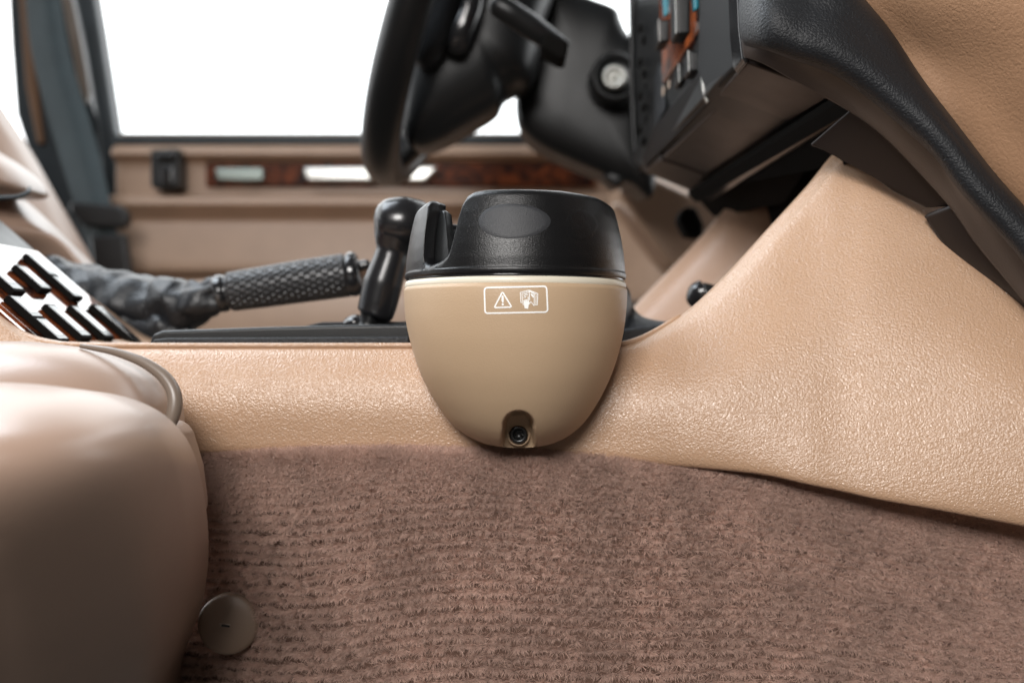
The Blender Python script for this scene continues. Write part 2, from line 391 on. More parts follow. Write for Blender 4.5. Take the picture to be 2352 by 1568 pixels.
# ------------------------------------------------------------------ centre console
con = thing('centre_console', 'tan grained centre console with window switches, sweeping up to the dashboard', 'console', pt(1190, 1050, .47))
top = [(-160, 600, .486), (-60, 676, .484), (0, 724, .482), (60, 764, .481), (130, 786, .480), (220, 792, .480), (500, 793, .480), (940, 793, .480), (1190, 793, .480), (1380, 792, .480), (1450, 784, .482), (1520, 752, .485), (1590, 704, .490), (1670, 628, .496), (1760, 530, .503), (1850, 432, .510), (1925, 345, .514), (2010, 310, .512), (2150, 400, .500), (2300, 540, .485), (2480, 700, .470)]
bot = [1045, 1045, 1045, 1045, 1045, 1045, 1042, 1042, 1050, 1060, 1063, 1067, 1071, 1077, 1086, 1104, 1118, 1136, 1162, 1192, 1228]
by = [.475, .474, .474, .473, .473, .472, .470, .468, .467, .465, .464, .462, .459, .456, .452, .448, .446, .443, .439, .435, .430]
rows = [[] for _ in range(10)]
for i, (x, y, Y) in enumerate(top):
    b = bot[i]; B = by[i]
    leg = min(1, max(0, (x - 1400)/250))
    Yb = .64*(1-leg) + (Y + .05)*leg
    sx = (x - 1176)*(Y/Yb) + 1176; sy = 784 + (y - 784)*(Y/Yb) + 2
    rows[0].append((sx*(1-leg) + (x+95)*leg, sy*(1-leg) + (y+75)*leg, Yb))
    rows[1].append((x*(1-leg)+(x+12)*leg, (y + 1.5)*(1-leg) + (y+8)*leg, Y + .014))
    rows[2].append((x + 0*leg, y + 1, Y + .004))
    rows[3].append((x + 8*leg, y + 10 + 10*leg, Y - .0018 - .003*leg))
    rows[4].append((x + 13*leg, y + 30 + 16*leg, Y - .0058 - .006*leg))
    y1 = y + 18 + 14*leg; 
    bulge = .010 + .012*leg
    for r, f in ((5, .26), (6, .52), (7, .8)):
        ff = f
        yy = y1*(1-f) + b*f
        Yl = (Y - .0045)*(1-ff) + B*ff
        rows[r].append((x + 14*leg*(1-f), yy, Yl - bulge*math.sin(math.pi*min(1, ff*.9+.08))*.62))
    rows[8].append((x, b - 4, B - .0005))
    rows[9].append((x, b + 2, B + .006))
surf('side_panel', rows, M['console'], con, nu=14, nv=8, solid=.0012)
# driver-side leg
surf('driver_side_panel', [legrow((24, 22), .86), legrow((0, 0), .83), legrow((8, 6), .815), legrow((40, 30), .80), legrow((110, 90), .79), legrow((220, 190), .80)], M['console_soft'], con, nu=10, nv=8, solid=.004)

# switch panel: a plane falling 41 degrees towards the front
P0 = Vector((-.198, 0, 0)); SD = Vector((-.755, 0, .656)); SN = Vector((.656, 0, .755))
def pp(s, t, h=0): return P0 + SD*s + Vector((0, t, 0)) + SN*h
Rp = Matrix((( -SD.x, 0, SN.x), (0, 1, 0), (-SD.z, 0, SN.z)))
def pbox(name, s0, s1, t0, t1, h0, h1, m, parent, bevel=.001, **k):
    return box(name, pp((s0+s1)/2, (t0+t1)/2, (h0+h1)/2), (s1-s0, t1-t0, h1-h0), m, parent, Rp, bevel, **k)
pl = pbox('switch_panel', -.006, .078, .486, .618, -.006, -.0018, M['wood'], con, bevel=.002)
pbox('panel_base', -.02, .16, .490, .640, -.020, -.0075, M['black'], con)
for (s0, s1, t0, n_) in ((.0325, .0665, .578, 2), (.0365, .0545, .545, 1), (.0325, .0600, .508, 1), (-.001, .0290, .494, 2), (.001, .0250, .526, 1), (.001, .0255, .556, 1), (-.002, .0280, .590, 1)):
    sw = pbox('rocker_switch', s0, s1, t0 - .001, t0 + .0112, -.0016, .0017, M['matt_black'], con, bevel=.0005)
    L_ = (s1 - s0)
    for q in range(n_):
        a = s0 + L_*(q + .06)/n_; b = s0 + L_*(q + .94)/n_
        pbox('switch_cap', a, b, t0 + .0001, t0 + .0106, .0017, .0019, M['gloss'], sw, bevel=.0001)
        pbox('cap_inset', a + (b-a)*.16, b - (b-a)*.16, t0 + .0022, t0 + .0086, .00185, .00205, M['switch'], sw, bevel=.00005)

# tray rim in front of the handbrake
slab('tray', [(340, 796), (350, 768), (372, 759), (600, 751), (800, 746), (940, 744), (1400, 742), (1400, 796)], .515, .10, M['black'], con, bevel=.0015)
slab('tray_lip', [(343, 797), (351, 780), (380, 776), (940, 773), (940, 797)], .508, .006, M['dash_black'], con, bevel=.001)
slab('tray_insert', [(700, 748), (740, 739), (938, 738), (1340, 737), (1340, 748)], .565, .05, M['dash_black'], con, bevel=.002)
# transfer lever boot at the right of the cup holder
bt = surf('lever_boot', [[(1380, 640, .62), (1440, 660, .62), (1455, 705, .62), (1480, 728, .61), (1530, 738, .60), (1600, 742, .60)], [(1380, 660, .60), (1425, 690, .60), (1445, 728, .60), (1475, 742, .595), (1530, 744, .59), (1600, 750, .59)], [(1380, 780, .585), (1420, 780, .585), (1440, 775, .585), (1480, 768, .585), (1530, 758, .58), (1600, 756, .58)]], M['hide'], con, solid=.004)
slab('boot_frame', [(1390, 770), (1425, 756), (1555, 742), (1570, 750), (1500, 790), (1390, 820)], .555, .05, M['dash_black'], con, bevel=.003)

# ------------------------------------------------------------------ levers
kn = thing('transfer_lever', 'glossy black ribbed lever knob peeping over the tan leg', 'lever', pt(1640, 700, .62))
tube('knob', [(1594, 706, .62, 4), (1592, 690, .62, 18), (1603, 676, .62, 29), (1616, 672, .62, 30)], M['gloss'], kn, n=6)
tube('ribbed_collar', [(1612, 676, .62, 25), (1619, 676, .62, 28), (1623, 677, .62, 25), (1629, 678, .62, 27), (1633, 679, .62, 24), (1640, 680, .62, 27), (1645, 681, .62, 24), (1665, 690, .62, 24)], M['knobrib'], kn, n=5)

gl = thing('gear_lever', 'black gear lever with rounded knob leaning behind the cup holder', 'gear lever', pt(850, 745, .56))
tube('knob', [(858, 728, .56, 3), (859, 727, .56, 36), (861, 722, .56, 42), (868, 698, .56, 44), (880, 650, .56, 45), (896, 600, .56, 40), (902, 576, .56, 38), (908, 545, .56, 50), (916, 518, .56, 60), (921, 495, .56, 54), (925, 475, .56, 38), (927, 462, .56, 22), (928, 457, .56, 3)], M['lever'], gl, n=12, seg=48, sm=7)
tube('knob_head', [(861, 515, .56, 3), (863, 514, .56, 18), (870, 513, .56, 40), (888, 512, .56, 56), (924, 514, .56, 63), (960, 517, .565, 58), (1010, 522, .57, 36), (1040, 530, .57, 3)], M['lever'], gl, n=10, seg=48, sm=10)
tube('shaft', [(852, 712, .56, 26), (850, 728, .56, 22), (846, 744, .56, 20), (844, 752, .56, 24)], M['black'], gl, n=5)
pillow('pivot_cover', [(788, 748), (794, 732), (815, 722), (838, 728), (850, 750)], (818, 742), .57, .01, M['gloss'], gl, back=.01)

hb = thing('handbrake', 'black handbrake lever with dimpled grip and wrinkled leather gaiter', 'handbrake', pt(350, 780, .66))
HY = .64
def dimple(v, f, a, nrm):
    if f < .03 or f > .97: return v
    u = f*21*math.pi; w_ = a*18
    return v - nrm*.0015*max(0, math.sin(u)*math.sin(w_))**.7
tube('grip', [(524, 671, HY, 38), (530, 670, HY, 45), (600, 660, HY, 47), (700, 645, HY, 49), (796, 632, HY, 50), (800, 631, HY, 47)], M['grip'], hb, n=36, seg=216, disp=dimple)
tube('collar', [(498, 676, HY, 38), (501, 675, HY, 43), (516, 673, HY, 43), (520, 672, HY, 39), (526, 671, HY, 38)], M['gloss'], hb, n=5, seg=40)
tube('end_collar', [(798, 631, HY, 47), (801, 631, HY, 51), (818, 629, HY, 51), (826, 628, HY, 46), (829, 627, HY, 38), (830, 627, HY, 2)], M['gloss'], hb, n=5, seg=40)
tube('release_button', [(822, 612, HY, 12), (846, 607, HY, 12), (850, 606, HY, 9), (851, 606, HY, 1)], M['gloss'], hb, n=4)
def gait(v, f, a, nrm):
    w = noise.noise(Vector((f*9, math.cos(a)*1.3, math.sin(a)*1.3)))
    w2 = math.sin(f*60 + math.sin(a)*3 + 2*noise.noise(v*25))
    k = .0013*w2*(f**4) + .0042*w + .0022*noise.noise(Vector((v.x*14 + v.z*20, v.y*10, v.z*34)))
    return v + nrm*k
tube('gaiter', [(100, 606, .68, 16), (150, 640, .675, 44), (220, 680, .67, 66), (300, 700, .665, 74), (380, 705, .66, 76), (430, 702, .65, 62), (452, 692, .645, 46), (475, 682, .64, 40), (500, 676, HY, 37), (504, 675, HY, 34)], M['hide'], hb, n=14, seg=64, disp=gait)
tube('gaiter_skirt', [(250, 700, .68, 60), (330, 742, .66, 60), (380, 765, .65, 50), (440, 775, .65, 30)], M['hide'], hb, n=8, seg=40, disp=gait)

# ------------------------------------------------------------------ steering wheel and column
sw = thing('steering_wheel', 'black leather steering wheel seen almost edge-on against the window', 'steering wheel', pt(1080, -100, .95))
C = pt(1082, -100, .95); ax = Vector((-.925, 0, .381)).normalized()
e1 = Vector((0, 1, 0)); e2 = ax.cross(e1).normalized()
Rw = .190
V = []; nA = 120; nB = 24
for i in range(nA):
    a = 2*math.pi*i/nA; d = e1*math.cos(a) + e2*math.sin(a)
    for j in range(nB):
        b = 2*math.pi*j/nB; V.append(C + d*(Rw + .0155*math.cos(b)) + ax*.0155*math.sin(b))
F = [(i*nB + j, ((i+1) % nA)*nB + j, ((i+1) % nA)*nB + (j+1) % nB, i*nB + (j+1) % nB) for i in range(nA) for j in range(nB)]
mk('rim', V, F, M['black'], sw)
pillow('airbag_cover', [(952, -80), (950, 60), (948, 120), (958, 150), (985, 158), (1015, 135), (1045, 70), (1075, -80)], (1000, 30), .86, .02, M['dash_black'], sw, back=.05, p=4)
pillow('hub', [(940, -100), (940, 100), (928, 190), (922, 270), (930, 320), (960, 348), (1010, 338), (1080, 300), (1140, 262), (1160, 226), (1182, 212), (1225, 190), (1245, 80), (1262, -100)], (1080, 80), .92, .05, M['black'], sw, back=.06, p=3)
pillow('spoke', [(905, 350), (912, 325), (930, 300), (1000, 270), (1060, 285), (1020, 325), (975, 348), (945, 375), (915, 402), (880, 412)], (960, 325), .96, .012, M['black'], sw, back=.02, p=3)
pillow('spoke', [(1028, 120), (1030, 80), (1055, 20), (1070, -60), (1112, -60), (1110, 20), (1085, 90), (1062, 125)], (1070, 40), .855, .015, M['gloss'], sw, back=.03, p=2.5)

cs = thing('steering_column', 'black steering column shroud with bright round ignition lock', 'steering column', pt(1330, 400, .85))
pillow('shroud', [(1262, -60), (1330, -4), (1408, 28), (1424, 60), (1442, 92), (1500, 150), (1500, 440), (1440, 428), (1370, 402), (1290, 368), (1228, 335), (1194, 300), (1184, 250), (1190, 200), (1215, 100), (1235, -60)], (1340, 190), .99, .03, M['black'], cs, back=.08, p=4.5)
slab('lower_shroud', [(1380, 400), (1455, 370), (1450, 400), (1416, 432)], .97, .04, M['black'], cs, bevel=.004)
ig = lathe('ignition_surround', pt(1413, 178, .930), (0, -1, 0), [(.0215, -.03), (.0200, .003), (.0180, .005), (.0160, .005), (.0150, .000), (.0120, -.001)], M['black'], cs)
lathe('ignition_lock', pt(1411, 180, .926), (-.15, -1, .05), [(.0100, -.02), (.0102, .004), (.0092, .006), (.0062, .006), (.0055, .003), (.0025, .003), (.0022, .0045)], mat('worn_key_barrel', (.34, .34, .32), .38, .5, metal=1, var=.3, vscale=300), ig)
st = tube('stalk', [(1133, -2, .78, 2), (1131, 0, .78, 14), (1140, 10, .78, 27), (1170, 28, .78, 28), (1220, 62, .785, 29), (1268, 96, .79, 25), (1296, 118, .79, 25), (1300, 121, .79, 3)], M['black'], cs, n=6)
slab('stalk_collar', [(1255, 72), (1308, 95), (1300, 138), (1282, 134), (1238, 108)], .775, .03, M['matt_black'], cs, bevel=.003)

# ------------------------------------------------------------------ dashboard and centre stack
da = thing('dashboard', 'black and tan dashboard with glossy centre stack seen from below', 'dashboard', pt(1900, 250, .5))
def quad(name, pts, th, m, bevel=.001, vec=None, label=None): return slab(name, pts, None, th, m, da, bevel=bevel, vec=vec, label=label)
# stack fascia facing the rear of the car
quad('fascia', [(1440, -120, .90), (1609, -120, .60), (1625, 240, .60), (1477, 388, .84), (1456, 370, .86), (1448, 200, .88)], .02, M['black'], vec=(.03, .0, .015))
tube('fascia_trim', [(1462, -100, .86, 6), (1450, 40, .86, 5), (1451, 200, .86, 5), (1457, 340, .86, 6), (1472, 392, .86, 6)], M['cap'], da)
wd = quad('wood_insert', [(1512, -60, .74), (1606, -60, .61), (1607, 68, .61), (1566, 124, .64), (1522, 192, .72)], .004, wood(1.9), vec=(.004, .004, 0))
for (x0, y0, x1, y1, Y) in ((1521, -40, 1536, 30, .70), (1589, -30, 1604, 18, .60)):
    quad('vent_dial', [(x0, y0, Y), (x1, y0, Y), (x1 + 2, y1, Y), (x0 + 4, y1 + 10, Y)], .004, M['teal'])
def lever(x0, y0, x1, y1, Y):
    a = slab('slide_control', [(x0, y0), (x1, y0), (x1 - 1, y1), (x0 + 2, y1 + 2)], Y, .02, M['black'], da, bevel=.0015)
    slab('bright_edge', [(x0, y0), (x0 + 2, y0), (x0 + 4, y1), (x0 + 2, y1)], Y - .001, .002, M['metal'], a, bevel=.0004)
lever(1550, -60, 1587, 78, .60); lever(1512, 44, 1540, 96, .66); lever(1580, 116, 1611, 164, .60); lever(1558, 146, 1573, 188, .64)
quad('switch_row', [(1505, 60, .78), (1520, 60, .78), (1528, 250, .70), (1507, 285, .74)], .01, M['dash_black'])
rr = random.Random(3)
for i in range(11):
    x = 1466 + 4.2*(i % 3)*2; y = 60 + 26*i
    slab('push_button', [(x, y), (x + 9, y - 7), (x + 10, y + 9), (x + 1, y + 16)], .803, .006, M['matt_black'], da, bevel=.0006)
slab('button_legend', [(1521, 200), (1527, 196), (1527, 216), (1521, 222)], .675, .002, M['rail'], da, bevel=.0003)
slab('button_legend', [(1534, 186), (1540, 182), (1540, 200), (1534, 206)], .665, .002, M['rail'], da, bevel=.0003)
quad('lower_fascia', [(1501, 290, .735), (1611, 160, .585), (1629, 236, .585), (1480, 386, .81), (1474, 360, .80)], .02, M['dull'], vec=(.02, .0, .006))
slab('bright_edge', [(1610, 158), (1615, 160), (1619, 205), (1629, 234), (1624, 236), (1614, 206)], .580, .004, M['metal'], da, bevel=.0006, label='thin bright chamfer')
# ashtray box
ab = quad('ashtray', [(1609, -100, .58), (1690, -100, .487), (1697, 60, .487), (1706, 134, .487), (1624, 222, .58), (1612, 160, .58)], .02, M['dull'], vec=(.05, 0, -.010), bevel=.002)
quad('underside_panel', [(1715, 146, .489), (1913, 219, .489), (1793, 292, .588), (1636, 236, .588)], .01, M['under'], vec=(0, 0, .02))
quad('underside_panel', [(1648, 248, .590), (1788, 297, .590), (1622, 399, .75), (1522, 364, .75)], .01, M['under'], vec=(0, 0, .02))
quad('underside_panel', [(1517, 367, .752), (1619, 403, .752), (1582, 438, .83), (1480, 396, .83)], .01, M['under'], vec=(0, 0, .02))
quad('black_backing', [(1700, 130, .495), (1930, 210, .495), (1600, 445, .84), (1470, 388, .84)], .01, M['black'], vec=(0, 0, .03))
slab('ashtray_edge', [(1690, -100), (1705, -100), (1712, 110), (1722, 138), (1716, 148), (1704, 132), (1696, 60)], .484, .02, M['gloss'], da, bevel=.002)
# cross beam running away from the camera
quad('beam', [(1916, 218, .492), (1965, 232, .487), (1600, 455, .80), (1580, 437, .82)], .01, M['matt_black'], vec=(0, 0, -.004))
quad('beam', [(1966, 236, .485), (1985, 252, .485), (1632, 462, .79), (1602, 456, .80)], .01, M['gloss'], vec=(0, 0, .01))
quad('footwell_dark_sheet', [(1985, 250, .485), (1960, 380, .49), (1890, 330, .60), (1800, 470, .72), (1640, 500, .86), (1585, 440, .86)], .01, M['matt_black'], vec=(.02, .03, .03))  # black sheet put in for the dark of the footwell
quad('footwell_dark_sheet', [(1640, 440, .84), (2000, 250, .60), (2020, 420, .60), (1880, 560, .72), (1680, 560, .90)], .01, M['matt_black'], vec=(.02, .04, .02))  # second sheet filling the same darkness
# glovebox lower panel
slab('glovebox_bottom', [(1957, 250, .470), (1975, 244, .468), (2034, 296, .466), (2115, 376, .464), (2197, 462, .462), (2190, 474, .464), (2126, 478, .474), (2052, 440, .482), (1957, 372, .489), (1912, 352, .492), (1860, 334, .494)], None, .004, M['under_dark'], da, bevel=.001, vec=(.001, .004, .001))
surf('padded_rail', [
    [(1715, -220, .50), (1800, -180, .50), (1905, -60, .48), (1965, 10, .47), (2030, 90, .465), (2100, 196, .46), (2185, 308, .455), (2270, 418, .45), (2370, 530, .445), (2480, 660, .44)],
    [(1722, -150, .475), (1790, -120, .458), (1880, -40, .452), (1940, 0, .450), (2007, 76, .450), (2078, 182, .447), (2166, 297, .443), (2256, 414, .439), (2352, 519, .435), (2465, 655, .43)],
    [(1720, -60, .468), (1770, -20, .448), (1855, 30, .445), (1917, 50, .444), (1985, 112, .444), (2070, 205, .442), (2158, 308, .4395), (2248, 420, .436), (2347, 530, .4325), (2460, 668, .427)],
    [(1718, 20, .466), (1765, 42, .444), (1840, 78, .441), (1905, 104, .440), (1985, 158, .440), (2074, 236, .4395), (2157, 320, .437), (2242, 425, .435), (2346, 538, .4315), (2456, 676, .426)],
    [(1722, 76, .466), (1766, 84, .446), (1830, 106, .442), (1920, 138, .441), (2006, 196, .441), (2090, 266, .440), (2162, 334, .438), (2237, 430, .435), (2348, 552, .432), (2454, 686, .427)],
    [(1728, 92, .470), (1768, 94, .454), (1822, 113, .449), (1930, 153, .447), (2016, 213, .446), (2100, 285, .445), (2168, 349, .443), (2235, 437, .440), (2350, 562, .436), (2450, 695, .43)],
    ], M['dash_black'], da, nu=12, nv=8, solid=.004, out=True)
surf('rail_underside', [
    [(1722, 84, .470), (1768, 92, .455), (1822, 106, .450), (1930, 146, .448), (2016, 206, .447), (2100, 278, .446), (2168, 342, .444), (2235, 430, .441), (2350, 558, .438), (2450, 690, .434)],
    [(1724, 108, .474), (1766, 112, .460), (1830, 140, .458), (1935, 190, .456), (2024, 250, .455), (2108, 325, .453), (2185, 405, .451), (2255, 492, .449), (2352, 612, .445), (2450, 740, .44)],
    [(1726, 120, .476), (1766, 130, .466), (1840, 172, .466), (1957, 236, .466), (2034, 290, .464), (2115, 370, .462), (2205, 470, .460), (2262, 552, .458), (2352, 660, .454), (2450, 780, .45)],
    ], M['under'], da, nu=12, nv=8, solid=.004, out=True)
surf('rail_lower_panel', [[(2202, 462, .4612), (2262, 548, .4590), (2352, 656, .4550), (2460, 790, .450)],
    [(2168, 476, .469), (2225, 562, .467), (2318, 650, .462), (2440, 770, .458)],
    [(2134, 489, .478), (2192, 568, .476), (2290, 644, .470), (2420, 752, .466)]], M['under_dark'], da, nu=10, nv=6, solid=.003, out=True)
surf('dash_skin', [
    [(1880, -160, .50), (2100, -160, .45), (2300, -160, .42), (2500, -160, .40)],
    [(1950, -10, .49), (2130, -20, .45), (2320, -20, .42), (2500, -20, .40)],
    [(2040, 90, .482), (2190, 130, .455), (2350, 150, .43), (2500, 150, .41)],
    [(2110, 196, .474), (2240, 270, .455), (2370, 300, .44), (2500, 300, .42)],
    [(2200, 310, .470), (2300, 400, .457), (2400, 450, .445), (2520, 450, .43)],
    [(2330, 470, .465), (2400, 540, .458), (2460, 600, .45), (2540, 620, .44)]], M['dash_tan'], da, nu=10, nv=10, solid=.004, out=True)

def stroke2d(path, w, closed=False, step=6):
    """centre line -> list of left/right pairs in the same 2D units"""
    P = [np.array(p, float) for p in path]
    if closed: P.append(P[0])
    Q = []
    for a, b in zip(P[:-1], P[1:]):
        k = max(1, int(np.linalg.norm(b - a)/step))
        for i in range(k): Q.append(a + (b - a)*i/k)
    if closed: m = len(Q)
    else: Q.append(P[-1]); m = len(Q)
    out = []
    for i in range(m):
        if closed: t = Q[(i+1) % m] - Q[i-1]
        else: t = Q[min(m-1, i+1)] - Q[max(0, i-1)]
        t = t/ (np.linalg.norm(t) + 1e-9); nn = np.array((-t[1], t[0]))
        out.append((Q[i] + nn*w/2, Q[i] - nn*w/2))
    return out
# cigarette outline on the ashtray face
_o = wloc(ab); bvh_ash = BVHTree.FromPolygons([v.co + _o for v in ab.data.vertices], [tuple(p.vertices) for p in ab.data.polygons])
def face_pt(u, v):      # on the ashtray's own face
    d = pt(u, v, 1).normalized(); h = bvh_ash.ray_cast(Vector((0, 0, 0)), d)
    return (h[0] if h[0] else pt(u, v, .54)) - d*.0006
V = []; F = []
for path in ([(1643, 20), (1647, 18), (1648, 22), (1645, 30), (1648, 38), (1646, 44)], [(1641, 21), (1640, 30), (1643, 37), (1642, 44)], [(1641, 45), (1648, 42), (1650, 47), (1643, 52), (1641, 45)], [(1644, 44), (1646, 50)]):
    s = stroke2d(path, 3.0, step=3); b = len(V)
    for l, r in s: V += [face_pt(*l), face_pt(*r)]
    F += [(b+2*i, b+2*i+1, b+2*i+3, b+2*i+2) for i in range(len(s)-1)]
mk('cigarette_symbol', V, F, M['white'], da, smooth=False, solid=.00015)

# ------------------------------------------------------------------ CUP HOLDER
YC = .462; KC = KP*YC; XC = (1184 - 1176)*KC
cup = thing('cup_holder', 'tan and black cup holder with warning label on the console side', 'cup holder', (XC, YC, -.045))
tab = np.array([(647, 929.5, 1438.5, .0505), (655, 929, 1439, .0510), (700, 930, 1438, .0510), (740, 934, 1434, .0502), (790, 945, 1425, .0485), (850, 964, 1407, .0450), (900, 988, 1385, .0405), (940, 1013, 1362, .0357), (970, 1037, 1340, .0310), (992, 1063, 1316, .0262), (1007, 1088, 1292, .0215), (1017, 1115, 1266, .0165), (1022, 1143, 1238, .0115), (1024, 1170, 1212, .006)])
zt_ = (784 - tab[:, 0])*KC
# true body top is where the front edge shows at y=648
tab[0, 0] = 667; tab[1, 0] = 673; zt_ = (784 - tab[:, 0])*KC
prof = cr1(np.column_stack([zt_, (tab[:, 1]-1176)*KC, (tab[:, 2]-1176)*KC, tab[:, 3]]), 16)
NPH = 360; V = []
cx_arch = 1191
for z, xl, xr, d in prof:
    c = (xl+xr)/2; hw = (xr-xl)/2
    for j in range(NPH):
        a = 2*math.pi*j/NPH; s = math.sin(a)
        x = c + hw*math.cos(a)
        yv = YC - (d*abs(s)**1.0 if s > 0 else -.022*abs(s)*min(1, d/.02))
        if s > 0:   # screw recess: arch cut into the lower front
            ppx = 1176 + x/(KP*yv); ppy = 784 - z/(KP*yv)
            ax_ = abs(ppx - cx_arch); top_y = 978
            wid = 31 + max(0, (ppy - 985))*.16
            if ppy > 930:
                dd = (math.hypot(ax_/wid, (ppy - top_y)/30) if ppy < top_y else ax_/wid)
                t = min(1, max(0, (1.22 - dd)/.34)); t = t*t*(3-2*t)
                yf = .4435 + .00012*max(0, ppy-960)*.9
                if yf > yv: yv = yv*(1-t) + yf*t
        V.append((x, yv, z))
nr = len(prof)
F = gfaces(nr, NPH, True) + [tuple(range((nr-1)*NPH, nr*NPH))]
# inward lip at the top
b0 = len(V)
for (sc, dz) in ((.992, .0007), (.975, .0009), (.94, .0007)):
    z, xl, xr, d = prof[0]; c = (xl+xr)/2; hw = (xr-xl)/2*sc
    for j in range(NPH):
        a = 2*math.pi*j/NPH; s = math.sin(a)
        V.append((c + hw*math.cos(a), YC - (d*sc*s if s > 0 else .022*s), z + dz))
F += [(j, (j+1) % NPH, b0 + (j+1) % NPH, b0 + j) for j in range(NPH)]
for q in range(2): F += [(b0+q*NPH+j, b0+q*NPH+(j+1) % NPH, b0+(q+1)*NPH+(j+1) % NPH, b0+(q+1)*NPH+j) for j in range(NPH)]
body = mk('holder_body', V, F, M['cup'], cup)
bvh_body = BVHTree.FromPolygons([Vector(v) for v in V], F)
zb = prof[0][0]; RX = (prof[0][2]-prof[0][1])/2; XC = (prof[0][2]+prof[0][1])/2; RD = prof[0][3]
def ring(name, secs, m, back=.046, **k):
    V = []
    for (sc, z) in secs:
        for j in range(240):
            a = 2*math.pi*j/240; s = math.sin(a)
            V.append((XC + RX*sc*math.cos(a), YC - (RD*sc*s if s > 0 else back*sc*s), z))
    return mk(name, V, gfaces(len(secs), 240, True), m, cup, **k)
ring('cream_rim', [(.95, zb - .001), (.980, zb + .0001), (.990, zb + .0006), (.993, zb + .0014), (.991, zb + .0024), (.983, zb + .0031), (.96, zb + .0033)], M['cream'], back=.024)
z0 = zb + .0034
ring('rim_seal', [(.95, z0 - .0006), (.975, z0 - .0002), (.978, z0 + .0006), (.965, z0 + .0012)], M['gloss'], back=.024)
z0 += .0007
# cap wall: outer scale against height
ctab = [(z0, .984), (z0 + .0006, .992), (z0 + .0021, .9935), (z0 + .0024, .985), (z0 + .0034, .984), (.031, .981), (.036, .968), (.042, .945), (.048, .915), (.052, .890), (.056, .865)]
cz = np.array([c[0] for c in ctab]); csx = np.array([c[1] for c in ctab])
def osc(z): return float(np.interp(z, cz, csx))
ZT = .0562
def topz(u, s):
    """height of the cap edge round the ring, u = cos, s = sin"""
    if s > 0:
        t = np.interp(u, [-1, -.87, -.845, -.825, -.81, -.795, -.77, -.74, -.68, -.62, -.58, -.556, -.540, -.520, -.508, -.490, -.46, -.405, -.3, .45, .8, 1],
                      [.0525, .0545, .0535, .0500, .0400, .0315, .0296, .0291, .0297, .0310, .0326, .0345, .0379, .0433, .0480, .0520, .0545, .0557, .0562, .0562, .0556, .0538])
        return float(t)
    b = .0505
    k = min(1, -s/.25)
    return (.0525 if u < 0 else .0538)*(1-k) + b*k
angs = []
for j in range(900):
    angs.append(2*math.pi*j/900)
def wall(name, m, tzf, off, thick, r_top, zbase, **k):
    V = []; n = len(angs); secn = 0
    for a in angs:
        u, s = math.cos(a), math.sin(a); zt = tzf(u, s); sec = []
        zr = zt - r_top
        for q in np.linspace(0, 1, 64):
            z = zbase + (zr - zbase)*q; sec.append((osc(z)*RX - off, z))
        R0 = osc(zr)*RX - off
        for b in np.linspace(0, math.pi/2, 8)[1:]:
            sec.append((R0 - r_top*(1 - math.cos(b)) - (osc(zr)-osc(zt))*RX*math.sin(b)*.6, zr + r_top*math.sin(b)))
        e = sec[-1][0]
        sec.append((e - max(0, thick - r_top*1.2), zt)); sec.append((e - thick*.9 - .001, zt - .001)); sec.append((R0 - thick - .002, zt - .006)); sec.append((R0 - thick - .001, zbase))
        for r, z in sec:
            ry = r*RD/RX
            V.append((XC + r*u, YC - ry*s, z))
        secn = len(sec)
    F = [(i*secn + j, ((i+1) % n)*secn + j, ((i+1) % n)*secn + j + 1, i*secn + j + 1) for i in range(n) for j in range(secn-1)]
    ob = mk(name, V, F, m, cup, **k)
    return ob, V, F
cap, CV, CF = wall('cap', M['cap'], topz, 0, .0045, .0028, z0)
bvh_cap = BVHTree.FromPolygons([Vector(v) for v in CV], CF)
def topl(u, s):
    if s > 0: return float(np.interp(u, [-1, -.80, -.775, -.755, -.72, -.69, -.66, -.63, -.5, -.40, 1], [.0505, .0505, .0498, .0480, .0445, .0400, .0340, .0312, .0310, .045, .050]))
    return .048
wall('inner_liner', M['black'], topl, .0052, .002, .0008, z0)

def proj(bvh, px, py, off):
    d = pt(px, py, 1).normalized(); h = bvh.ray_cast(Vector((0, 0, 0)), d)
    if h[0] is None: return None
    n = h[1] if h[1].y < 0 else -h[1]
    return h[0] + n*off, n
# oval thumb pads, slightly raised
def oval(cx, cy, rx, ry, name, m, hh=.00022):
    V = []; nr_ = 10; ns = 64
    for i in range(nr_ + 1):
        r = i/nr_; h = hh if r < .93 else .0000
        for j in range(ns):
            a = 2*math.pi*j/ns
            q = proj(bvh_cap, cx + rx*r*math.cos(a), cy + ry*r*math.sin(a)*(1 - .10*math.cos(a)), h)
            V.append(q[0])
    F = gfaces(nr_ + 1, ns, True)
    mk(name, V, F, m, cap)
oval(1182, 508, 83, 40, 'thumb_pad', M['pad'])
oval(1337, 517, 36, 36, 'thumb_pad', M['cap'], .0001)

